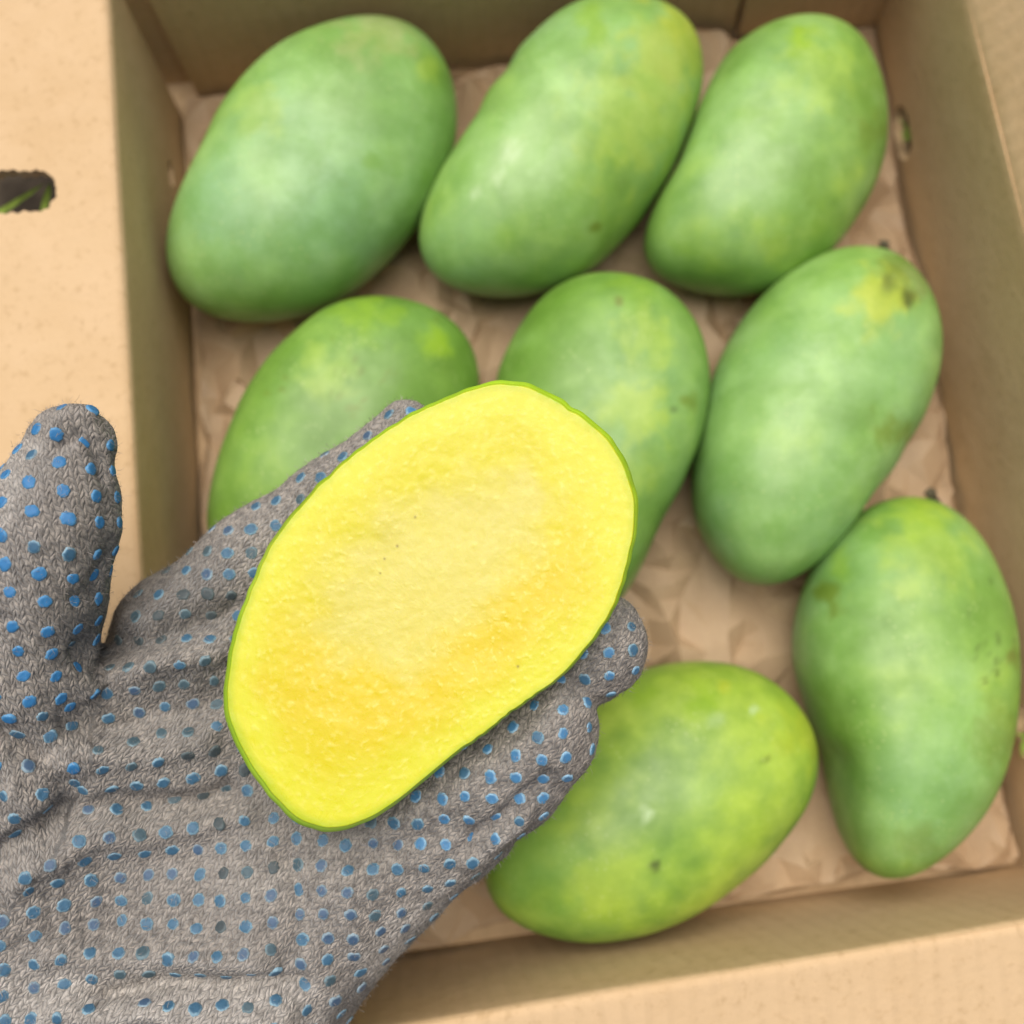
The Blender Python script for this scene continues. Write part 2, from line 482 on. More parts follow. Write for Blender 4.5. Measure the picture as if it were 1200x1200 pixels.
# grass outside the right vents, kept clear of the board
flare = float(np.dot(r_tr - f_tr, oR)) / Z_RIM
for px_, py_ in ((1092, 150), (1228, 862)):
    c_ = on_z(px_, py_, 0)
    v2, f2 = blades(220, lambda: (c_[0] + random.uniform(-.004, .016), c_[1] + random.uniform(-.014, .014)), .02, .045, .0024)
    v2 = np.array(v2)
    d_ = (v2 - f_tr) @ oR - flare * np.maximum(v2[:, 2], 0) - TH - .0025
    v2 = v2 + oR[None] * np.maximum(0, -d_)[:, None] * np.where(d_ < 0, 1.15, 1)[:, None]
    k = len(vs); vs += list(v2); fs += [tuple(i + k for i in f) for f in f2]
ub_ = (f_br - f_tr) / np.linalg.norm(f_br - f_tr)
for c_ in vents[:2]:                                       # a few blades lean in through the vents
    for o1, o2, ln in ((-.004, .004, .006), (.001, -.003, .008), (.004, .002, .004), (-.001, .006, .005)):
        p0 = c_ + oR * .016 + ub_ * o1 * .6 + np.array([0, 0, -.012]); p1 = c_ + oR * .003 + ub_ * o1 + np.array([0, 0, .001]); p2 = c_ - oR * ln * .6 + ub_ * o2 + np.array([0, 0, ln])
        k = len(vs); sw = ub_ * .0015
        for t in (0, .35, .7, 1):
            q = p0 * (1 - t) ** 2 + p1 * 2 * t * (1 - t) + p2 * t * t; w_ = (.8, 1, .9, .1)[int(round(t * 3))]
            vs += [q - sw * w_, q + sw * w_ + oR * .0002]
        for i in range(3): fs.append((k + 2 * i, k + 2 * i + 1, k + 2 * i + 3, k + 2 * i + 2))
gr = mesh_obj('grass', vs, fs, M_GRASS, smooth=False)
tag(gr, 'green grass blades growing from the soil around the cardboard box', 'grass', kind='stuff')

# ------------------------------------------------------------------ crumpled kraft paper lining
def paper():
    """a sheet of stiff paper folded into many small sharp facets"""
    from mathutils.geometry import delaunay_2d_cdt
    rr = random.Random(11); pts = []
    nb = 60
    for k in range(nb):                                   # outline of the sheet
        t = k / nb
        e_ = [max(.001, rr.gauss(.007, .005)) for _ in range(4)]
        t = min(max(t + rr.uniform(-.007, .007), .004), .996)
        pts += [(t, e_[0]), (1 - e_[1], t), (1 - t, 1 - e_[2]), (e_[3], 1 - t)]
    n_in = 50
    for i in range(n_in):
        for j in range(n_in):
            u = (i + .5 + rr.uniform(-.48, .48)) / n_in; v = (j + .5 + rr.uniform(-.48, .48)) / n_in
            if .004 < u < .996 and .004 < v < .996 and rr.random() < .70: pts.append((u, v))
    vo, _, fo, *_r = delaunay_2d_cdt([Vector(p) for p in pts], [], [], 0, 1e-6)
    UV = np.array([tuple(v) for v in vo]); U, V = UV[:, 0], UV[:, 1]
    P = f_tl * ((1 - U) * (1 - V))[:, None] + f_tr * (U * (1 - V))[:, None] + f_bl * ((1 - U) * V)[:, None] + f_br * (U * V)[:, None]
    h = np.zeros(len(P))
    for sc, amp, sd in ((24, .0100, 0), (52, .0050, 5)):
        q = P * sc + np.array([sd, sd * .7, sd])
        h += amp * np.array([1 - 2.2 * abs(noise.noise(Vector(p))) for p in q])
    h += RNG.uniform(-.0040, .0040, len(P))
    h = np.maximum(h - np.percentile(h, 8), 0)
    edge = np.minimum(np.minimum(U, 1 - U) * .30, np.minimum(V, 1 - V) * .34)
    ang = np.array([noise.noise(Vector(p) * 20 + Vector((3, 1, 0))) for p in P])
    h *= .45 + .55 * smoothstep(0, .014, edge)
    curl = np.maximum(smoothstep(.02, 0, edge) * (.001 + .018 * ang), 0)
    P[:, 2] = .0006 + h * .72 + curl
    bite = np.array([noise.noise(Vector((u * 9, 2.2, 0))) for u in U])
    P += (f_tl - f_bl)[None] / np.linalg.norm(f_tl - f_bl) * (smoothstep(.94, 1, V) * (.0035 + .0075 * bite))[:, None]
    bl2 = np.array([noise.noise(Vector((v * 11, 7.2, 0))) for v in V])
    P += oL[None] * (-smoothstep(.04, 0, U) * (.0005 + .002 * bl2))[:, None] + oR[None] * (-smoothstep(.96, 1, U) * (.0005 + .002 * bl2))[:, None]
    rim_ = edge < .0012
    cen = P.mean(0); inw = cen[None] - P; inw /= np.linalg.norm(inw, axis=1, keepdims=True)
    P += inw * np.where(rim_, RNG.uniform(0, .0045, len(P)), 0)[:, None]
    o = mesh_obj('paper_lining', P, [tuple(f) for f in fo], M_PAPER, smooth=False)
    bm = bmesh.new(); bm.from_mesh(o.data)
    bmesh.ops.subdivide_edges(bm, edges=bm.edges[:], cuts=1, use_grid_fill=True, smooth=.12)
    for f in bm.faces:
        if f.normal.z < 0: f.normal_flip()
    bm.to_mesh(o.data); bm.free()
    o.data.polygons.foreach_set('use_smooth', [True] * len(o.data.polygons))
    o.data.set_sharp_from_angle(angle=math.radians(16))
    recentre(o)
    tag(o, 'crumpled brown kraft paper spread on the box floor under the mangoes', 'paper')
paper()

# ------------------------------------------------------------------ whole mangoes
def resample(pts, n=240):
    """closed smooth outline as radius over angle about its centre"""
    P = np.array(pts, float)
    c = P.mean(0)
    d = P - c
    ang = np.arctan2(d[:, 1], d[:, 0]); r = np.hypot(d[:, 0], d[:, 1])
    o = np.argsort(ang); ang, r = ang[o], r[o]
    A = np.concatenate([ang - 2 * np.pi, ang, ang + 2 * np.pi]); R = np.tile(r, 3)
    th = np.linspace(-np.pi, np.pi, n, endpoint=False)
    rr = np.interp(th, A, R)
    F = np.fft.rfft(rr); k = np.arange(len(F)); F *= np.exp(-(k / (.045 * n)) ** 4)
    return c, th, np.fft.irfft(F, n)

G_DEEP = srgb(112, 150, 60); G_MID = srgb(142, 183, 92); G_PALE = srgb(168, 206, 138); G_BLUE = srgb(150, 192, 150)
G_YEL = srgb(186, 208, 88); G_LIME = srgb(160, 194, 50); OLIVE = srgb(118, 136, 30); YEL = srgb(214, 214, 70)
DARK = srgb(60, 62, 40); WHITE = srgb(205, 225, 190); BROWN = srgb(120, 105, 50)

def mango(pts, thick, zc, label, mixw, spots, seed, stem=None):
    """mixw = weights of (deep, mid, pale, blue, yellow)"""
    zc = zc
    c, th, rt = resample(pts)
    C = on_z(*c, zc)
    n = len(th)
    tgt = np.stack([c[0] + rt * np.cos(th), c[1] + rt * np.sin(th)], 1)
    W3 = np.array([on_z(x, y, zc) for x, y in tgt]) - C
    nphi = 72
    phi = np.linspace(-np.pi / 2, np.pi / 2, nphi)
    # best ellipse of the outline for the cheeks
    cov = np.cov(W3[:, :2].T); ev, evec = np.linalg.eigh(cov)
    u = W3[:, :2] @ evec
    a, b = np.abs(u[:, 1]).max(), np.abs(u[:, 0]).max()
    def build(W3):
        ang = np.arctan2(W3[:, :2] @ evec[:, 0], W3[:, :2] @ evec[:, 1])
        E = a * b / np.sqrt((b * np.cos(ang)) ** 2 + (a * np.sin(ang)) ** 2)
        R = np.linalg.norm(W3[:, :2], axis=1); D = W3[:, :2] / R[:, None]
        V = []
        for f in phi:
            cf = abs(np.cos(f)) ** .92; w = cf ** 2
            rr = (R * w + E * (1 - w)) * cf
            z = thick * np.sign(np.sin(f)) * abs(np.sin(f)) ** .96
            V.append(np.concatenate([D * rr[:, None], np.full((n, 1), z)], 1))
        return np.array(V) + C
    for it in range(4):
        V = build(W3)
        Q = project(V.reshape(-1, 3)) - c
        qa = np.arctan2(Q[:, 1], Q[:, 0]); qr = np.hypot(Q[:, 0], Q[:, 1])
        k = np.round((qa + np.pi) / (2 * np.pi) * n).astype(int) % n
        mx = np.zeros(n); np.maximum.at(mx, k, qr)
        mx = np.where(mx == 0, rt, mx)
        ratio = rt / mx
        ratio = np.fft.irfft(np.fft.rfft(ratio) * np.exp(-(np.arange(n // 2 + 1) / 12.0) ** 2), n)
        W3[:, :2] *= ratio[:, None]
    V = build(W3)
    flat = V.reshape(-1, 3)
    nz = np.array([noise.noise(Vector(p) * 30 + Vector((seed, 0, 0))) for p in flat])
    dirn = flat - C; dirn /= np.linalg.norm(dirn, axis=1, keepdims=True) + 1e-9
    flat = flat + dirn * (nz * .0005)[:, None]
    faces = [(i * n + j, i * n + (j + 1) % n, (i + 1) * n + (j + 1) % n, (i + 1) * n + j) for i in range(nphi - 1) for j in range(n)]
    o = mesh_obj('mango', flat, faces, M_SKIN)
    bm = bmesh.new(); bm.from_mesh(o.data)
    bmesh.ops.remove_doubles(bm, verts=bm.verts, dist=1e-5); bmesh.ops.recalc_face_normals(bm, faces=bm.faces)
    bm.to_mesh(o.data); bm.free()
    me = o.data; me.polygons.foreach_set('use_smooth', [True] * len(me.polygons))
    co = np.empty(len(me.vertices) * 3); me.vertices.foreach_get('co', co); co = co.reshape(-1, 3)
    # pigment: broad drifts of bloom and bare skin along the fruit, then its own marks
    f1 = fbm(co, 24, seed, 3); f2 = fbm(co, 40, seed + 3, 3); f3 = fbm(co, 18, seed + 6, 2); f4 = fbm(co, 130, seed + 9, 3)
    wts = np.stack([mixw[0] * np.exp(1.5 * f1), mixw[1] * np.ones(len(co)), mixw[2] * np.exp(1.8 * f2), mixw[3] * np.exp(2 * f3), (.6 if mixw[4] < 1 else .75) * mixw[4] * np.exp(-1.8 * f1 + .8 * f4)], 1)
    wts = wts ** 1.6; wts /= wts.sum(1, keepdims=True)
    col = wts @ np.array([G_DEEP, G_MID, G_PALE, G_BLUE, G_YEL])
    col *= (1 + .10 * f4)[:, None]
    q = project(co); top = co[:, 2] > zc - thick * .35
    wob = np.stack([fbm(co, 130, seed + 20, 4), fbm(co, 130, seed + 31, 4)], 1)
    for (x, y, r, cc, s) in spots:
        d = np.linalg.norm(q + wob * (r * (.75 if r > 7 else .12)) - np.array([x, y]), axis=1)
        w = s * smoothstep(r * 1.35, r * .35, d) * top
        col = col * (1 - w)[:, None] + cc * w[:, None]
    set_color(o, np.clip(col, 0, 1))
    recentre(o)
    tag(o, label, 'mango', 'whole green mangoes in the box')
    if stem:
        sx, sy, tx, ty, rad = stem
        A = on_z(sx, sy, zc + .001); B = on_z(tx, ty, zc + .004)
        ax = B - A; L = np.linalg.norm(ax); ax /= L
        s1 = np.cross(ax, [0, 0, 1]); s1 /= np.linalg.norm(s1); s2 = np.cross(ax, s1)
        V, F = [], []
        prof = ((-.004, 1.5), (0, 1.35), (L * .3, .9), (L * .75, .8), (L, 1.05), (L + .0006, .75))
        for t, w in prof:
            for k in range(12):
                an = 2 * math.pi * k / 12; rr2 = rad * w * (1 + .16 * math.sin(3 * an + t * 900))
                V.append(A + ax * t + s1 * rr2 * math.cos(an) + s2 * rr2 * math.sin(an))
        m_ = len(prof)
        for i in range(m_ - 1):
            for k in range(12): F.append((i * 12 + k, i * 12 + (k + 1) % 12, (i + 1) * 12 + (k + 1) % 12, (i + 1) * 12 + k))
        F.append(tuple(range((m_ - 1) * 12, m_ * 12)))
        mesh_obj('stem', V, F, M_STEM, o)
    return o

m1 = [(192,300),(196,265),(209,228),(232,182),(257,132),(290,86),(322,55),(358,35),(400,22),(450,18),(490,32),(515,58),(533,100),(536,145),(525,195),(505,240),(470,290),(430,330),(385,360),(335,375),(285,378),(240,368),(208,342)]
m2 = [(487,285),(495,250),(515,205),(550,150),(585,95),(625,40),(665,5),(710,-8),(760,-5),(800,12),(820,45),(825,85),(815,130),(795,180),(765,235),(725,285),(680,325),(630,345),(580,349),(530,338),(500,315)]
m3 = [(750,290),(760,255),(785,215),(805,170),(825,115),(850,65),(885,35),(930,18),(970,18),(1005,35),(1028,75),(1040,125),(1038,170),(1020,225),(990,275),(945,320),(900,342),(850,348),(795,335),(762,315)]
m4 = [(810,570),(815,520),(830,460),(855,400),(895,345),(945,305),(1000,288),(1045,290),(1080,320),(1100,360),(1104,410),(1090,470),(1060,525),(1020,580),(985,630),(945,670),(905,687),(865,680),(830,645),(815,610)]
m5 = [(928,740),(940,690),(965,640),(1005,600),(1050,583),(1095,585),(1135,610),(1165,655),(1187,710),(1195,770),(1193,830),(1181,892),(1160,945),(1120,995),(1080,1022),(1040,1031),(1005,1018),(985,985),(975,940),(965,890),(945,830),(930,785)]
m6 = [(565,1030),(575,980),(600,930),(635,880),(675,833),(720,800),(770,780),(830,775),(885,785),(925,815),(950,850),(960,895),(948,945),(910,995),(860,1040),(800,1080),(740,1100),(680,1105),(620,1090),(580,1062)]
m7 = [(243,600),(250,555),(270,500),(300,440),(345,390),(390,355),(440,346),(490,355),(530,375),(555,405),(562,440),(555,500),(520,570),(460,630),(390,680),(320,690),(265,670),(245,640)]
m8 = [(582,440),(600,400),(625,360),(660,330),(710,318),(755,325),(795,350),(822,390),(832,440),(825,495),(805,550),(780,600),(755,650),(735,700),(690,730),(640,700),(600,600),(585,510)]
PINK = srgb(190, 190, 140)
mango(m1, .035, .038, 'pale bluish green mango in the far left corner of the box', (.6, 1, 1.1, 1.0, .25),
      [(300, 130, 30, G_YEL, .4), (440, 28, 50, PINK, .5), (505, 80, 18, G_YEL, .5), (435, 190, 10, G_MID, .6), (270, 260, 45, G_BLUE, .35)], 1)
mango(m2, .036, .039, 'large pale mango with yellow shoulder, in the middle of the far row', (.4, 1, 1.2, .6, .6),
      [(790, 55, 60, YEL, .4), (810, 25, 30, YEL, .3), (745, 140, 70, G_YEL, .5), (700, 42, 16, G_LIME, .6), (690, 15, 20, G_LIME, .5), (695, 266, 9, OLIVE, .8), (600, 175, 14, WHITE, .6), (580, 205, 9, WHITE, .5), (560, 225, 8, WHITE, .5)], 12)
mango(m3, .034, .037, 'light green mango in the far right corner beside a vent hole', (.7, 1, .9, .4, .7),
      [(935, 48, 18, G_LIME, .8), (960, 85, 45, G_YEL, .4), (1020, 150, 22, OLIVE, .5), (1000, 105, 30, G_DEEP, .45), (910, 235, 45, G_PALE, .4), (910, 290, 30, G_YEL, .3)], 23)
mango(m4, .035, .038, 'green mango with yellow patch and dark smudge at its stem end', (.6, 1, 1.1, 1.0, .3),
      [(1030, 350, 38, YEL, .6), (1070, 320, 34, BROWN, .45), (1045, 310, 22, OLIVE, .5), (1062, 348, 10, DARK, .7), (1040, 330, 8, DARK, .45), (1050, 505, 26, OLIVE, .6), (1000, 290, 30, G_MID, .4), (880, 480, 60, G_PALE, .35)], 34, stem=(1036, 294, 1036, 285, .0019))
sp5 = [(1080, 600, 30, G_LIME, .7), (1085, 640, 60, G_YEL, .5), (970, 700, 22, OLIVE, .75), (985, 660, 18, G_LIME, .5), (1165, 860, 36, OLIVE, .45), (1080, 985, 30, OLIVE, .4), (1188, 770, 12, BROWN, .55)]
for k in range(20):
    sp5.append((random.gauss(1158, 12), random.gauss(755, 32), random.uniform(2, 4.2), DARK, random.uniform(.25, .6)))
mango(m5, .035, .038, 'mango with dark specks down its side, in the near right corner', (.7, 1, .8, .5, .5), sp5, 45, stem=(1094, 590, 1090, 576, .0021))
mango(m6, .034, .037, 'brightest yellow-green mango with one dark speck, beside the little finger', (.6, 1.0, .15, .02, 1.5),
      [(945, 860, 38, YEL, .45), (820, 820, 22, G_LIME, .8), (755, 812, 20, G_LIME, .6), (850, 806, 8, YEL, .6), (757, 953, 9, WHITE, .9), (771, 1014, 8, DARK, .75), (882, 832, 8, WHITE, .8), (836, 845, 10, WHITE, .3), (897, 890, 5, DARK, .6), (620, 1010, 60, G_MID, .6)], 56)
sp7 = [(510, 402, 20, G_LIME, .8), (430, 365, 36, G_LIME, .55), (385, 440, 34, G_YEL, .45)]
for k in range(34): sp7.append((random.gauss(410, 45), random.gauss(450, 38), random.uniform(2, 4.5), OLIVE, random.uniform(.3, .7)))
mango(m7, .033, .036, 'speckled green mango partly hidden behind the gloved index finger', (1.5, 1.1, .2, .25, .3), sp7, 67)
mango(m8, .033, .036, 'green mango with a yellowish stripe, just behind the held half', (1.3, 1.1, .35, .3, .3),
      [(745, 480, 40, G_YEL, .7), (755, 400, 36, G_YEL, .55), (742, 350, 30, G_LIME, .35), (725, 353, 6, BROWN, .6), (810, 470, 12, OLIVE, .6), (790, 480, 5, DARK, .4), (735, 560, 30, G_YEL, .4)], 78)

# ------------------------------------------------------------------ cut mango half in the hand
HALF = [(259,817),(259,837),(267,860),(279,885),(294,910),(313,936),(340,963),(357,973),(384,978),(407,975),(430,965),(450,954),(467,942),(493,919),(533,885),(568,861),(600,836),(627,817),(653,799),(675,778),(696,751),(714,728),(725,704),(733,683),(741,653),(748,614),(748,580),(738,549),(722,518),(700,495),(679,479),(655,465),(635,453),(612,446),(585,445),(562,448),(540,457),(508,470),(466,492),(424,522),(382,557),(346,596),(316,632),(298,671),(283,707),(269,749),(262,785)]
D_CUT = .262
def half_mango():
    c, th, rt = resample(HALF, 560)
    n = len(th)
    C = at_depth(*c, D_CUT)
    nrm = -FWD + CR[:, 0] * -.03 + CR[:, 1] * .02; nrm /= np.linalg.norm(nrm)
    rim = np.array([on_plane(c[0] + r * math.cos(t), c[1] + r * math.sin(t), C, nrm) for t, r in zip(th, rt)]) - C
    jag = np.array([noise.noise(Vector((math.cos(t) * 14, math.sin(t) * 14, 3))) for t in th]) * .0004
    nick = .0004 * np.exp(-((th - math.atan2(478 - c[1], 668 - c[0])) / .025) ** 2)
    rim = rim * (1 + (jag - nick) / np.linalg.norm(rim, axis=1))[:, None]
    # flesh face
    R = np.concatenate([np.linspace(.004, .93, 150), np.linspace(.935, .987, 22)])
    sidef = np.clip(np.cos(th - math.radians(150)), 0, 1)
    P = (C + rim[None] * (R[:, None] * (1 - (.009 * sidef + .003 + .005 * jag / .0004 * .5)[None] * smoothstep(.8, 1, R)[:, None]))[..., None]).reshape(-1, 3)
    rr = np.repeat(R, n)
    q = project(P)
    ax = np.array([.72, -.69])                       # long axis of the fruit in the cut
    e = np.stack([(q - np.array([505, 675])) @ ax, (q - np.array([505, 675])) @ np.array([.69, .72])], 1)
    wob = fbm(P, 70, 3, 4)
    seed_d = np.sqrt((e[:, 0] / 215) ** 2 + (e[:, 1] / 128) ** 2) + wob * .16
    dome = -.0010 * smoothstep(1.15, .35, seed_d)                      # shallow bed of the stone
    dome = dome - .0006 * smoothstep(.975, .987, rr) ** 2             # rounded cut edge
    fine = fbm(P * np.array([1, 1, 1]), 420, 8, 4); mid = fbm(P, 150, 5, 3)
    tuft = np.maximum(0, fbm(P, 700, 12, 3) + .35 * fbm(P, 1500, 14, 2) - .28) * (.35 + .65 * smoothstep(.35, .85, seed_d))
    hgt = dome + .00004 * fine + .00006 * mid + .00012 * tuft * smoothstep(.97, .9, rr)
    P = P + nrm * hgt[:, None]
    lemon = np.array([.62, .60, .03]); gold = np.array([.62, .482, .0015]); pale = np.array([.60, .53, .095]); lime = np.array([.42, .50, .02])
    col = np.tile(lemon, (len(P), 1))
    def put(cc, w):
        nonlocal col
        w = np.clip(w, 0, 1)[:, None]; col = col * (1 - w) + cc * w
    blob = lambda x, y, sx, sy, an=0: np.exp(-(((q[:, 0] - x) * math.cos(an) + (q[:, 1] - y) * math.sin(an)) / sx) ** 2 - ((-(q[:, 0] - x) * math.sin(an) + (q[:, 1] - y) * math.cos(an)) / sy) ** 2)
    BED = [(362,690),(362,735),(378,772),(420,792),(480,788),(540,745),(600,695),(640,640),(652,590),(632,552),(590,540),(525,552),(455,592),(395,645),(362,690)]
    qq = q + np.stack([fbm(P, 110, 41, 4), fbm(P, 110, 47, 4)], 1) * 26
    sd = poly_dist(qq, BED)
    PB = np.array(BED[:-1], float); ins_ = np.zeros(len(q), bool)
    for i in range(len(PB)):
        (x1, y1), (x2, y2) = PB[i - 1], PB[i]
        cr_ = ((y1 > qq[:, 1]) != (y2 > qq[:, 1])) & (qq[:, 0] < (x2 - x1) * (qq[:, 1] - y1) / (y2 - y1 + 1e-9) + x1)
        ins_ ^= cr_
    sd = np.where(ins_, -sd, sd)
    dn_ = q - np.array([505, 675]); dn_ = dn_ / (np.linalg.norm(dn_, axis=1, keepdims=True) + 1e-6)
    sidew = .35 + .65 * smoothstep(-.35, .45, dn_ @ np.array([.30, .95])) 
    put(gold, 1.0 * smoothstep(120, 15, sd + 30 * wob) * sidew)
    put(gold, .75 * blob(395, 850, 110, 70, -.5))
    put(pale, .92 * smoothstep(24, -34, sd) * (1 + .2 * mid))
    put(pale * np.array([1.03, 1.04, 1.3]), .4 * smoothstep(-20, -70, sd))
    put(lemon * 1.02, .85 * smoothstep(.76, .92, rr + wob * .06))
    put(np.array([.72, .66, .16]), .34 * np.clip(tuft * 4, 0, 1) * smoothstep(.97, .9, rr))
    side_w = np.clip((q[:, 1] - q[:, 0] - 100) / 500, 0, 1)
    put(lime, (.55 + .45 * side_w) * smoothstep(.925, .982, rr + .008 * mid))
    put(np.array([.30, .47, .012]), .85 * smoothstep(.976, .985, rr + .008 * mid + .004 * fine))
    for (x, y, r) in ((465, 640, 1.7), (486, 606, 1.5), (607, 781, 1.6), (450, 655, 1.4), (445, 672, 1.2)):
        put(np.array([.18, .12, .02]), .8 * np.exp(-((q[:, 0] - x) ** 2 + (q[:, 1] - y) ** 2) / r ** 2))
    nr = len(R)
    F = [(i * n + j, i * n + (j + 1) % n, (i + 1) * n + (j + 1) % n, (i + 1) * n + j) for i in range(nr - 1) for j in range(n)]
    F.append(tuple(range(n - 1, -1, -1)))
    root = empty('mango_half', tuple(C - nrm * .03))
    tag(root, 'cut mango half showing bright yellow flesh, held in the gloved hand', 'mango half')
    o = mesh_obj('flesh', P, F, M_FLESH, root)
    bm = bmesh.new(); bm.from_mesh(o.data); bmesh.ops.recalc_face_normals(bm, faces=bm.faces); bm.to_mesh(o.data); bm.free()
    set_color(o, np.clip(col, 0, 1))
    # skin cheek below the cut
    T = np.linspace(0, 1, 50)
    V = []; last = P.reshape(nr, n, 3)[-1]
    for t in T:
        f = t * math.pi / 2
        k = math.cos(f) ** .8 if t < 1 else .003
        base = rim * k * 1.0
        V.append(C + base - nrm * (.0011 + HALF_T * math.sin(f)))
    V = np.array(V)
    V[0] = last
    flat = V.reshape(-1, 3)
    F = [(i * n + j, (i + 1) * n + j, (i + 1) * n + (j + 1) % n, i * n + (j + 1) % n) for i in range(len(T) - 1) for j in range(n)]
    F.append(tuple(range((len(T) - 1) * n, len(T) * n)))
    k = mesh_obj('skin', flat, F, M_SKIN, root)
    bm = bmesh.new(); bm.from_mesh(k.data); bmesh.ops.recalc_face_normals(bm, faces=bm.faces); bm.to_mesh(k.data); bm.free()
    f1 = fbm(flat, 40, 4, 3)[:, None]
    set_color(k, np.clip(srgb(196, 232, 48) * (1 + .35 * f1), 0, 1))
    return C, nrm, rim
HALF_T = .027
HC, HN, HRIM = half_mango()

# ------------------------------------------------------------------ gloved hand: one continuous surface
ROOT_N = HN
def cs(px, py, dep):                                    # camera-space point (x right, y up, z towards viewer)
    return np.array([(px - 600) / FPX * dep, (600 - py) / FPX * dep, -dep])
def rpx(r, dep): return r / FPX * dep
#           chain of (px, py, depth of the centre, radius in px)
FINGERS = {
    'index':  [(218, 742, .300, 74), (304, 658, .300, 60), (388, 588, .298, 46), (476, 503, .292, 34)],
    'middle': [(300, 830, .308, 84), (440, 730, .312, 60), (550, 660, .310, 54), (625, 610, .302, 45)],
    'ring':   [(370, 930, .308, 84), (510, 850, .308, 64), (620, 800, .298, 62), (700, 757, .284, 60)],
    'little': [(425, 1020, .300, 88), (510, 955, .296, 82), (585, 893, .288, 79), (628, 856, .280, 74)],
}
PALM = [((-80, 1260, .304, 150), (212, 770, .300, 82)), ((-60, 1270, .306, 150), (300, 830, .305, 84)),
        ((0, 1290, .306, 150), (370, 930, .304, 88)), ((90, 1290, .304, 150), (425, 1020, .299, 92)),
        ((150, 1180, .303, 120), (330, 1060, .302, 110)), ((40, 980, .305, 110), (200, 870, .306, 90)),
        ((-160, 1370, .310, 165), (60, 1170, .302, 160)), ((180, 1260, .300, 110), (330, 1110, .298, 90))]
THUMB = [(-30, 1050, .296, 130), (10, 900, .286, 102), (16, 775, .276, 84), (40, 685, .270, 74), (64, 605, .267, 68), (83, 525, .266, 50)]

def cone(P, a, b, ra, rb):
    ab = b - a
    t = np.clip(((P - a) @ ab) / (ab @ ab), 0, 1)
    return np.sqrt(((P - (a + t[..., None] * ab)) ** 2).sum(-1)) - (ra + (rb - ra) * t)
def smin(a, b, k):
    h = np.clip(.5 + .5 * (b - a) / k, 0, 1)
    return b + (a - b) * h - k * h * (1 - h)

def build_sdf(P):
    palm = None
    for A, B in PALM:
        d = cone(P, cs(*A[:3]), cs(*B[:3]), rpx(A[3], A[2]), rpx(B[3], B[2])).astype(np.float32)
        palm = d if palm is None else smin(palm, d, .014)
    fing = None
    for k, ch in FINGERS.items():
        d = None
        for A, B in zip(ch[:-1], ch[1:]):
            e = cone(P, cs(*A[:3]), cs(*B[:3]), rpx(A[3], A[2]), rpx(B[3], B[2])).astype(np.float32)
            d = e if d is None else smin(d, e, .006)
        fing = d if fing is None else smin(fing, d, .0022)
    th = None
    for A, B in zip(THUMB[:-1], THUMB[1:]):
        e = cone(P, cs(*A[:3]), cs(*B[:3]), rpx(A[3], A[2]), rpx(B[3], B[2])).astype(np.float32)
        th = e if th is None else smin(th, e, .008)
    body = smin(palm, fing, .009)
    pyc = 600 + FPX * P[..., 1] / P[..., 2]
    kk = .004 + .020 * smoothstep(770, 900, pyc)
    d = smin(body, th, kk).astype(np.float32)
    # the half mango presses into palm and fingers
    hc = (HC - CP) @ CR; hn = HN @ CR
    q = P - hc
    dep = -(q @ hn)
    e1 = np.array([.62, .785, 0]); e1 -= hn * (e1 @ hn); e1 /= np.linalg.norm(e1); e2 = np.cross(hn, e1)
    r3 = (HRIM @ CR)
    la, lb = np.abs(r3 @ e1).max(), np.abs(r3 @ e2).max()
    mid1 = ((r3 @ e1).max() + (r3 @ e1).min()) / 2; mid2 = ((r3 @ e2).max() + (r3 @ e2).min()) / 2
    k = np.sqrt((((q @ e1) - mid1) / la) ** 2 + (((q @ e2) - mid2) / lb) ** 2 + (np.maximum(dep, 0) / HALF_T) ** 2)
    me = ((k - 1.0) * min(lb, HALF_T) * .85).astype(np.float32)
    d = -smin(-d, me, .003)
    return d, th - body

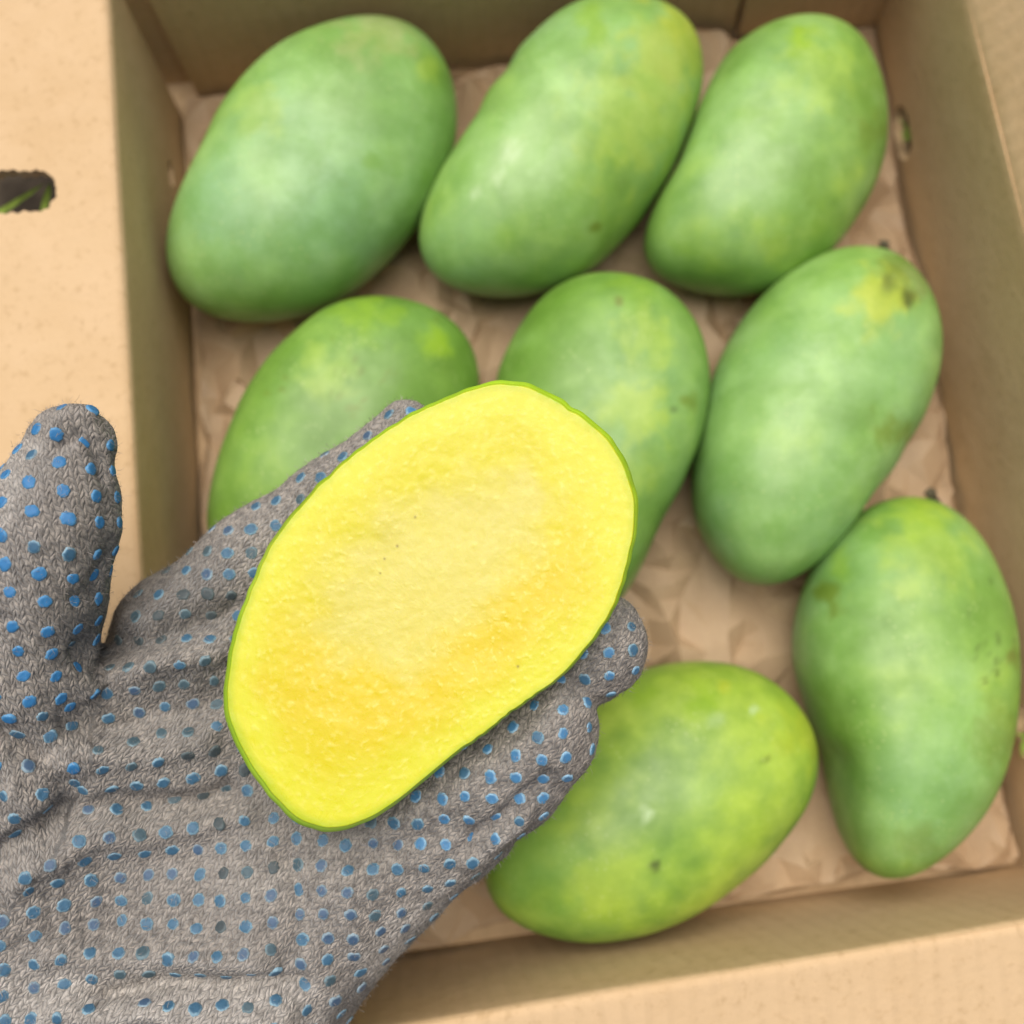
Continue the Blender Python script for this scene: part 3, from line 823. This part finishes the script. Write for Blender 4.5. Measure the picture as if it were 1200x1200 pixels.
def surface_nets(D, org, h):
    ins = D < 0
    nx, ny, nz = D.shape
    cnt = np.zeros((nx - 1, ny - 1, nz - 1), np.int8)
    corners = [(i, j, k) for i in (0, 1) for j in (0, 1) for k in (0, 1)]
    sl = lambda A, c: A[c[0]:nx - 1 + c[0], c[1]:ny - 1 + c[1], c[2]:nz - 1 + c[2]]
    for c in corners: cnt += sl(ins, c)
    act = (cnt > 0) & (cnt < 8)
    I = np.argwhere(act)
    vid = np.full(act.shape, -1, np.int64); vid[act] = np.arange(len(I))
    acc = np.zeros((len(I), 3)); num = np.zeros(len(I))
    for a in corners:
        for ax in range(3):
            if a[ax]: continue
            b = list(a); b[ax] = 1
            da = D[I[:, 0] + a[0], I[:, 1] + a[1], I[:, 2] + a[2]]; db = D[I[:, 0] + b[0], I[:, 1] + b[1], I[:, 2] + b[2]]
            m = (da < 0) != (db < 0)
            t = da[m] / (da[m] - db[m])
            pt = np.tile(np.array(a, float), (m.sum(), 1)); pt[:, ax] += t
            acc[m] += pt; num[m] += 1
    V = org + (I + acc / num[:, None]) * h
    F = []
    for ax in range(3):
        sa = [slice(None)] * 3; sb = [slice(None)] * 3
        sa[ax] = slice(0, -1); sb[ax] = slice(1, None)
        cr = ins[tuple(sa)] != ins[tuple(sb)]
        E = np.argwhere(cr)
        o1, o2 = [(1, 2), (2, 0), (0, 1)][ax]
        ok = (E[:, o1] > 0) & (E[:, o2] > 0) & (E[:, o1] < D.shape[o1] - 1) & (E[:, o2] < D.shape[o2] - 1)
        E = E[ok]
        def cell(da_, db_):
            c = E.copy(); c[:, o1] -= da_; c[:, o2] -= db_
            return vid[c[:, 0], c[:, 1], c[:, 2]]
        q = np.stack([cell(1, 1), cell(0, 1), cell(0, 0), cell(1, 0)], 1)
        flip = ~ins[E[:, 0], E[:, 1], E[:, 2]]
        q[flip] = q[flip][:, ::-1]
        F.append(q[(q >= 0).all(1)])
    return V, np.concatenate(F)

H = .0011
lo = np.array([-.252, -.250, -.350]); hi = np.array([.045, .045, -.225])
gx = [np.arange(lo[i], hi[i], H, dtype=np.float32) for i in range(3)]
D = np.empty([len(g_) for g_ in gx], np.float32)
for i0 in range(0, len(gx[0]), 16):
    X = np.stack(np.meshgrid(gx[0][i0:i0 + 16], gx[1], gx[2], indexing='ij'), -1)
    D[i0:i0 + 16] = build_sdf(X)[0]
D[0] = D[-1] = 1e-3; D[:, 0] = D[:, -1] = 1e-3; D[:, :, 0] = D[:, :, -1] = 1e-3
GV, GF = surface_nets(D, lo, H)
# keep the biggest piece, relax
me = bpy.data.meshes.new('tmp'); me.from_pydata(GV.tolist(), [], GF.tolist()); me.update()
E_ = np.empty(len(me.edges) * 2, np.int64); me.edges.foreach_get('vertices', E_); E_ = E_.reshape(-1, 2)
lab = np.arange(len(GV))
while True:
    old = lab.copy()
    np.minimum.at(lab, E_[:, 0], lab[E_[:, 1]]); np.minimum.at(lab, E_[:, 1], lab[E_[:, 0]]); lab = lab[lab]
    if (old == lab).all(): break
big = np.bincount(lab).argmax(); keep = lab == big
remap = np.cumsum(keep) - 1
GV = GV[keep]; GF = remap[GF[keep[GF[:, 0]]]]; E_ = remap[E_[keep[E_[:, 0]]]]
deg = np.bincount(E_.ravel(), minlength=len(GV))[:, None]
for it in range(6):
    sm = np.zeros_like(GV)
    np.add.at(sm, E_[:, 0], GV[E_[:, 1]]); np.add.at(sm, E_[:, 1], GV[E_[:, 0]])
    GV = GV + (sm / deg - GV) * (.5 if it % 2 == 0 else -.2)
bpy.data.meshes.remove(me)
def normals(V, F):
    n = np.cross(V[F[:, 2]] - V[F[:, 0]], V[F[:, 3]] - V[F[:, 1]])
    N = np.zeros_like(V)
    for k in range(4): np.add.at(N, F[:, k], n)
    return N / (np.linalg.norm(N, axis=1, keepdims=True) + 1e-12)
GN = normals(GV, GF)
if (GN[:, 2] * (GV[:, 2] - GV[:, 2].mean())).sum() < 0: GF = GF[:, ::-1]; GN = -GN
PX = np.stack([600 + FPX * GV[:, 0] / -GV[:, 2], 600 - FPX * GV[:, 1] / -GV[:, 2]], 1)
_, tdiff = build_sdf(GV)
TW = smoothstep(.006, -.006, tdiff)                     # 1 on the thumb
front = smoothstep(-.1, .3, GN[:, 2])
# folds of the cloth: (polyline in the photograph, height, width in px)
FOLDS = [([(60, 905), (110, 886), (165, 880), (240, 872)], .0016, 16), ([(85, 850), (170, 838), (262, 822)], -.0014, 16),
         ([(98, 805), (187, 779), (262, 765)], .0019, 15), ([(96, 772), (180, 745), (270, 720)], -.0016, 16),
         ([(-10, 1012), (60, 968), (130, 946), (200, 944), (265, 925)], -.0024, 15), ([(20, 1040), (110, 985), (200, 975), (290, 960)], .0014, 16),
         ([(120, 1165), (210, 1153), (350, 1158)], -.0020, 12), ([(60, 1120), (170, 1122), (300, 1128)], .0014, 20), ([(60, 1190), (190, 1185), (330, 1195)], .0022, 18),
         ([(-5, 860), (40, 880), (85, 930), (60, 985)], -.0016, 14), ([(20, 930), (50, 950)], .0012, 14),
         ([(92, 700), (112, 690), (135, 640)], -.0008, 10), ([(70, 522), (92, 508), (110, 530), (122, 560)], -.0009, 8), ([(62, 498), (80, 486), (104, 490)], .0007, 8),
         ([(420, 1010), (470, 985), (520, 975)], -.0008, 14), ([(545, 1010), (580, 985), (612, 952)], .0012, 9), ([(560, 985), (600, 945), (650, 915)], -.0011, 9),
         ([(340, 1000), (352, 1080), (340, 1130)], -.0007, 14), ([(230, 1010), (235, 1080)], -.0006, 16), ([(405, 1040), (420, 1110)], .0007, 18)]
disp = np.zeros(len(GV))
wv = np.stack([fbm(GV, 60, 2, 2), fbm(GV, 60, 5, 2)], 1) * 9
for pl_, amp, wd in FOLDS:
    d = poly_dist(PX + wv, pl_)
    disp += 2.4 * amp * np.exp(-(d / wd) ** 2)
disp *= front
disp += .0009 * fbm(GV, 75, 1, 3) + .00022 * fbm(GV, 420, 4, 2)
GV = GV + GN * disp[:, None]
GN = normals(GV, GF)
GWV = CP + GV @ CR.T; GWN = GN @ CR.T

hand = empty('gloved_hand', tuple(GWV.mean(0)))
tag(hand, 'left hand in grey knit work glove with blue rubber dots, palm up', 'gloved hand')
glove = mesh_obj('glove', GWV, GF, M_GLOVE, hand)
# stitch coordinates: rows follow the hand, and turn with the thumb
def rot2(v, a): return np.stack([v[:, 0] * math.cos(a) - v[:, 1] * math.sin(a), v[:, 0] * math.sin(a) + v[:, 1] * math.cos(a)], 1)
xy = GV[:, :2].copy()
ua = rot2(xy, math.radians(38)) / .0024; ub = rot2(np.stack([xy[:, 0] - .25 * GV[:, 2], xy[:, 1]], 1), math.radians(-12)) / .0024
kn = np.where((TW > .5)[:, None], ub, ua)
knit = np.zeros((len(GV), 3)); knit[:, :2] = kn * np.array([1, 1.25])
a = glove.data.attributes.new('knit', 'FLOAT_VECTOR', 'POINT'); a.data.foreach_set('vector', knit.ravel())
soil = np.zeros(len(GV))  # seam stains and soiling, plus painted shade beside the thumb and index
for pts_, r, s in (([(120, 730), (230, 690)], 60, .9), ([(110, 830), (250, 800)], 34, .6), ([(545, 1045), (600, 985), (640, 940)], 15, .8), ([(480, 1105), (545, 1045)], 14, .8),
                   ([(230, 850), (300, 960)], 30, .5), ([(120, 560), (122, 660)], 18, .5), ([(90, 520), (115, 600)], 26, .35), ([(390, 1190), (430, 1160)], 16, 1)):
    soil = np.maximum(soil, s * np.exp(-(poly_dist(PX + wv, pts_) / r) ** 2) * (1 + .5 * wv[:, 0] / 9))
clean_lit = np.zeros(len(GV))  # cleaner, paler cloth, with the light on the palm's heel painted in
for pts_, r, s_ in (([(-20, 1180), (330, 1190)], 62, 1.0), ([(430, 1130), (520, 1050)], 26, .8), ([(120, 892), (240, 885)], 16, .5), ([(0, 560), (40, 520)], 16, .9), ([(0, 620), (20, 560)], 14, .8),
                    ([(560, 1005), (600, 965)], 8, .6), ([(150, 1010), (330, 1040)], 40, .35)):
    clean_lit = np.maximum(clean_lit, s_ * np.exp(-(poly_dist(PX + wv, pts_) / r) ** 2) * (1 + .6 * wv[:, 1] / 9))
a = glove.data.attributes.new('clean_lit', 'FLOAT', 'POINT'); a.data.foreach_set('value', np.clip(clean_lit, 0, 1))
a = glove.data.attributes.new('soil', 'FLOAT', 'POINT'); a.data.foreach_set('value', np.clip(soil, 0, 1))

# ---- rubber dots
BV = BVHTree.FromPolygons(GV.tolist(), GF.tolist())
def dot_mesh(seed):
    rr = random.Random(seed); n = 22; R0 = .00158
    V = [(0, 0, .00038)]; rim = [0.0]; F = []
    ph = rr.uniform(0, 6); jit = [1 + rr.uniform(-.10, .10) + .06 * math.sin(2 * 2 * math.pi * k / n + ph) for k in range(n)]
    hollow = rr.choice((0, 0, .00016))
    V[0] = (0, 0, .00042 - hollow)
    for rr_, hh in ((.45, .00042 - hollow * .7), (.78, .00036), (1.0, .00012), (1.05, -.0006)):
        for k in range(n):
            t = 2 * math.pi * k / n; q = R0 * rr_ * (1 + (jit[k] - 1) * rr_)
            V.append((q * math.cos(t), q * math.sin(t), hh)); rim.append(rr_)
    for k in range(n): F.append((0, 1 + k, 1 + (k + 1) % n))
    for i in range(3):
        for k in range(n): F.append((1 + i * n + k, 1 + (i + 1) * n + k, 1 + (i + 1) * n + (k + 1) % n, 1 + i * n + (k + 1) % n))
    me = bpy.data.meshes.new('dot'); me.from_pydata(V, [], F); me.update()
    me.polygons.foreach_set('use_smooth', [True] * len(me.polygons))
    at = me.attributes.new('rim', 'FLOAT', 'POINT'); at.data.foreach_set('value', rim)
    me.materials.append(DOTS[1])
    return me, np.array(V), F, rim
DM = [dot_mesh(s) for s in range(9)]
dots = []
def inside_half(px, py):
    P = np.array(HALF); n = len(P); c = False; j = n - 1
    for i in range(n):
        if ((P[i, 1] > py) != (P[j, 1] > py)) and (px < (P[j, 0] - P[i, 0]) * (py - P[i, 1]) / (P[j, 1] - P[i, 1]) + P[i, 0]): c = not c
        j = i
    return c
def try_dot(orig, direc, minz, want_thumb):
    hit, nrm, idx, dist = BV.ray_cast(Vector(orig), Vector(direc))
    if hit is None: return
    v0 = GF[idx][0]; n = GN[GF[idx]].mean(0); n = n / np.linalg.norm(n)
    if (TW[v0] > .5) != want_thumb: return
    if n[2] < minz: return
    px = 600 + FPX * hit[0] / -hit[2]; py = 600 - FPX * hit[1] / -hit[2]
    dots.append((np.array(hit), n, px, py, want_thumb))
DEP = .288
rr = random.Random(3)
for r in range(-4, 36):
    for c in range(-6, 32):
        px = 6 + c * 28.3 + r * -2.2 + rr.uniform(-2, 2); py = 1196 - r * 25.8 - c * 1.0 + rr.uniform(-2, 2) + 4 * math.sin(c * .7 + r * .3)
        x, y = (px - 600) / FPX * DEP, (600 - py) / FPX * DEP
        try_dot((x, y, -.2), (0, 0, -1), .16, False)
# thumb: lattice wrapped round its axis
ta = [cs(*t[:3]) for t in THUMB]; tr = [rpx(t[3], t[2]) for t in THUMB]
seg = [np.linalg.norm(b - a_) for a_, b in zip(ta[:-1], ta[1:])]
tot = sum(seg); s = .008; row = 0
while s < tot + tr[-1] * .96:
    q = s; k = 0
    while k < len(seg) - 1 and q > seg[k]: q -= seg[k]; k += 1
    t_ = q / seg[k]; tcl = min(t_, 1.0)
    A = ta[k] + (ta[k + 1] - ta[k]) * tcl; axd = (ta[k + 1] - ta[k]) / seg[k]
    rad = tr[k] + (tr[k + 1] - tr[k]) * tcl
    over = max(0, t_ - 1) * seg[k]
    xdir = np.cross(axd, [0, 0, 1]); xdir /= np.linalg.norm(xdir); zdir = np.cross(xdir, axd)
    rr_ = math.sqrt(max(1e-6, rad * rad - over * over))
    step = .0072 / max(rr_, .004)
    nst = int(math.radians(105) / step)
    for j in range(-nst, nst + 1):
        an = (j + (row % 2) * .5 + row * .12 % 1) * step
        if abs(an) > math.radians(105): continue
        dr = xdir * math.sin(an) + zdir * math.cos(an)
        sb = min(over / rad, .97)
        dd = dr * math.sqrt(1 - sb * sb) + axd * sb
        try_dot(A + dd * (rad + .012), -dd, -.25, True)
    s += .0062; row += 1
def shows(d):
    return -15 < d[2] < 1215 and -15 < d[3] < 1215 and not inside_half(d[2], d[3]) and d[1][2] > .05
vis = [d for d in dots if shows(d)]; rest = [d for d in dots if not shows(d)]
vis.sort(key=lambda d: -d[1][2] * (1 + .0 * d[2]))
def frame(d):
    n = d[1]; x = np.cross(n, [rr.uniform(-1, 1), rr.uniform(-1, 1), .3]); x /= np.linalg.norm(x); y = np.cross(n, x)
    M = np.stack([x, y, n], 1)
    return CR @ M, CP + CR @ (d[0] - n * .00002)
def pick_mat(d):
    px, py, th = d[2], d[3], d[4]
    u = rr.random()
    if th and py < 830: return 0 if u < .88 else 1
    if th: return 1 if u < .7 else (0 if u < .85 else 2)
    worn = math.exp(-((px - 180) / 110) ** 2 - ((py - 730) / 75) ** 2) * 1.3 + math.exp(-((px - 250) / 60) ** 2 - ((py - 890) / 90) ** 2) * .7 + math.exp(-((px - 290) / 60) ** 2 - ((py - 1060) / 60) ** 2) * .25
    if px > 470 and py < 1000: return 5 if u < .85 else 1
    if u < worn * .75: return 4 if rr.random() < .55 else 3
    return 1 if u < .62 + .3 * worn else (2 if u < .9 else 3)
for i, d in enumerate(vis[:300]):
    me, _, _, _ = DM[i % 9]
    o = bpy.data.objects.new('dot', me); COL.objects.link(o)
    R_, T_ = frame(d); sc = rr.uniform(.9, 1.12)
    w = Matrix(((R_[0][0], R_[0][1], R_[0][2], T_[0]), (R_[1][0], R_[1][1], R_[1][2], T_[1]), (R_[2][0], R_[2][1], R_[2][2], T_[2]), (0, 0, 0, 1))) @ Matrix.Diagonal((sc * rr.uniform(.92, 1.08), sc, 1, 1))
    o.parent = glove; o.matrix_parent_inverse = Matrix.Identity(4)
    o.matrix_local = Matrix.Translation(Vector(hand.location) * 0) @ w
    o.material_slots[0].link = 'OBJECT'; o.material_slots[0].material = DOTS[pick_mat(d)]
V, F, RM, MI = [], [], [], []
for i, d in enumerate(vis[300:] + rest):
    _, v, f, rm = DM[i % 9]
    R_, T_ = frame(d); k = len(V)
    V += list(v @ R_.T * 1.0 + T_); RM += rm; mi = pick_mat(d)
    for q in f: F.append(tuple(k + z for z in q)); MI.append(mi)
dj = mesh_obj('dot_print', V, F, None)
for m_ in DOTS: dj.data.materials.append(m_)
dj.data.polygons.foreach_set('material_index', MI)
at = dj.data.attributes.new('rim', 'FLOAT', 'POINT'); at.data.foreach_set('value', RM)
dj['kind'] = 'stuff'
dj.parent = glove

# ---- loose fibres standing off the knit
vidx = np.where((GN[:, 2] > -.35) & (PX[:, 0] > -40) & (PX[:, 1] < 1240))[0]
NF = 42000
pick = RNG.choice(vidx, NF)
p = GV[pick] + RNG.normal(0, .0004, (NF, 3)); n = GN[pick]
tn = np.cross(n, RNG.normal(0, 1, (NF, 3))); tn /= np.linalg.norm(tn, axis=1, keepdims=True)
up = RNG.uniform(.05, .75, (NF, 1)) ** 1.5
L = RNG.uniform(.0008, .0028, (NF, 1))
p = p - n * .0003
mid_ = p + (tn * .55 + n * up * .8) * L; end = p + (tn * RNG.uniform(.6, 1.0, (NF, 1)) + n * up + RNG.normal(0, .2, (NF, 3))) * L
sd = np.cross(tn, n); sd /= np.linalg.norm(sd, axis=1, keepdims=True) + 1e-9
w = .000045
fv = np.stack([p - sd * w, p + sd * w, mid_ - sd * w * .9, mid_ + sd * w * .9, end], 1).reshape(-1, 3)
k = np.arange(NF) * 5
ff = [(int(a_), int(a_) + 1, int(a_) + 3, int(a_) + 2) for a_ in k] + [(int(a_) + 2, int(a_) + 3, int(a_) + 4) for a_ in k]
fz = mesh_obj('fuzz', CP + fv @ CR.T, ff, M_FUZZ)
fz['kind'] = 'stuff'; fz.parent = glove
for o in (dj, fz): o.matrix_parent_inverse = Matrix.Identity(4); 
# glove vertices are world coordinates shifted by its parent; children of glove share that frame
print('dots', len(vis), len(rest), 'glove verts', len(GV))
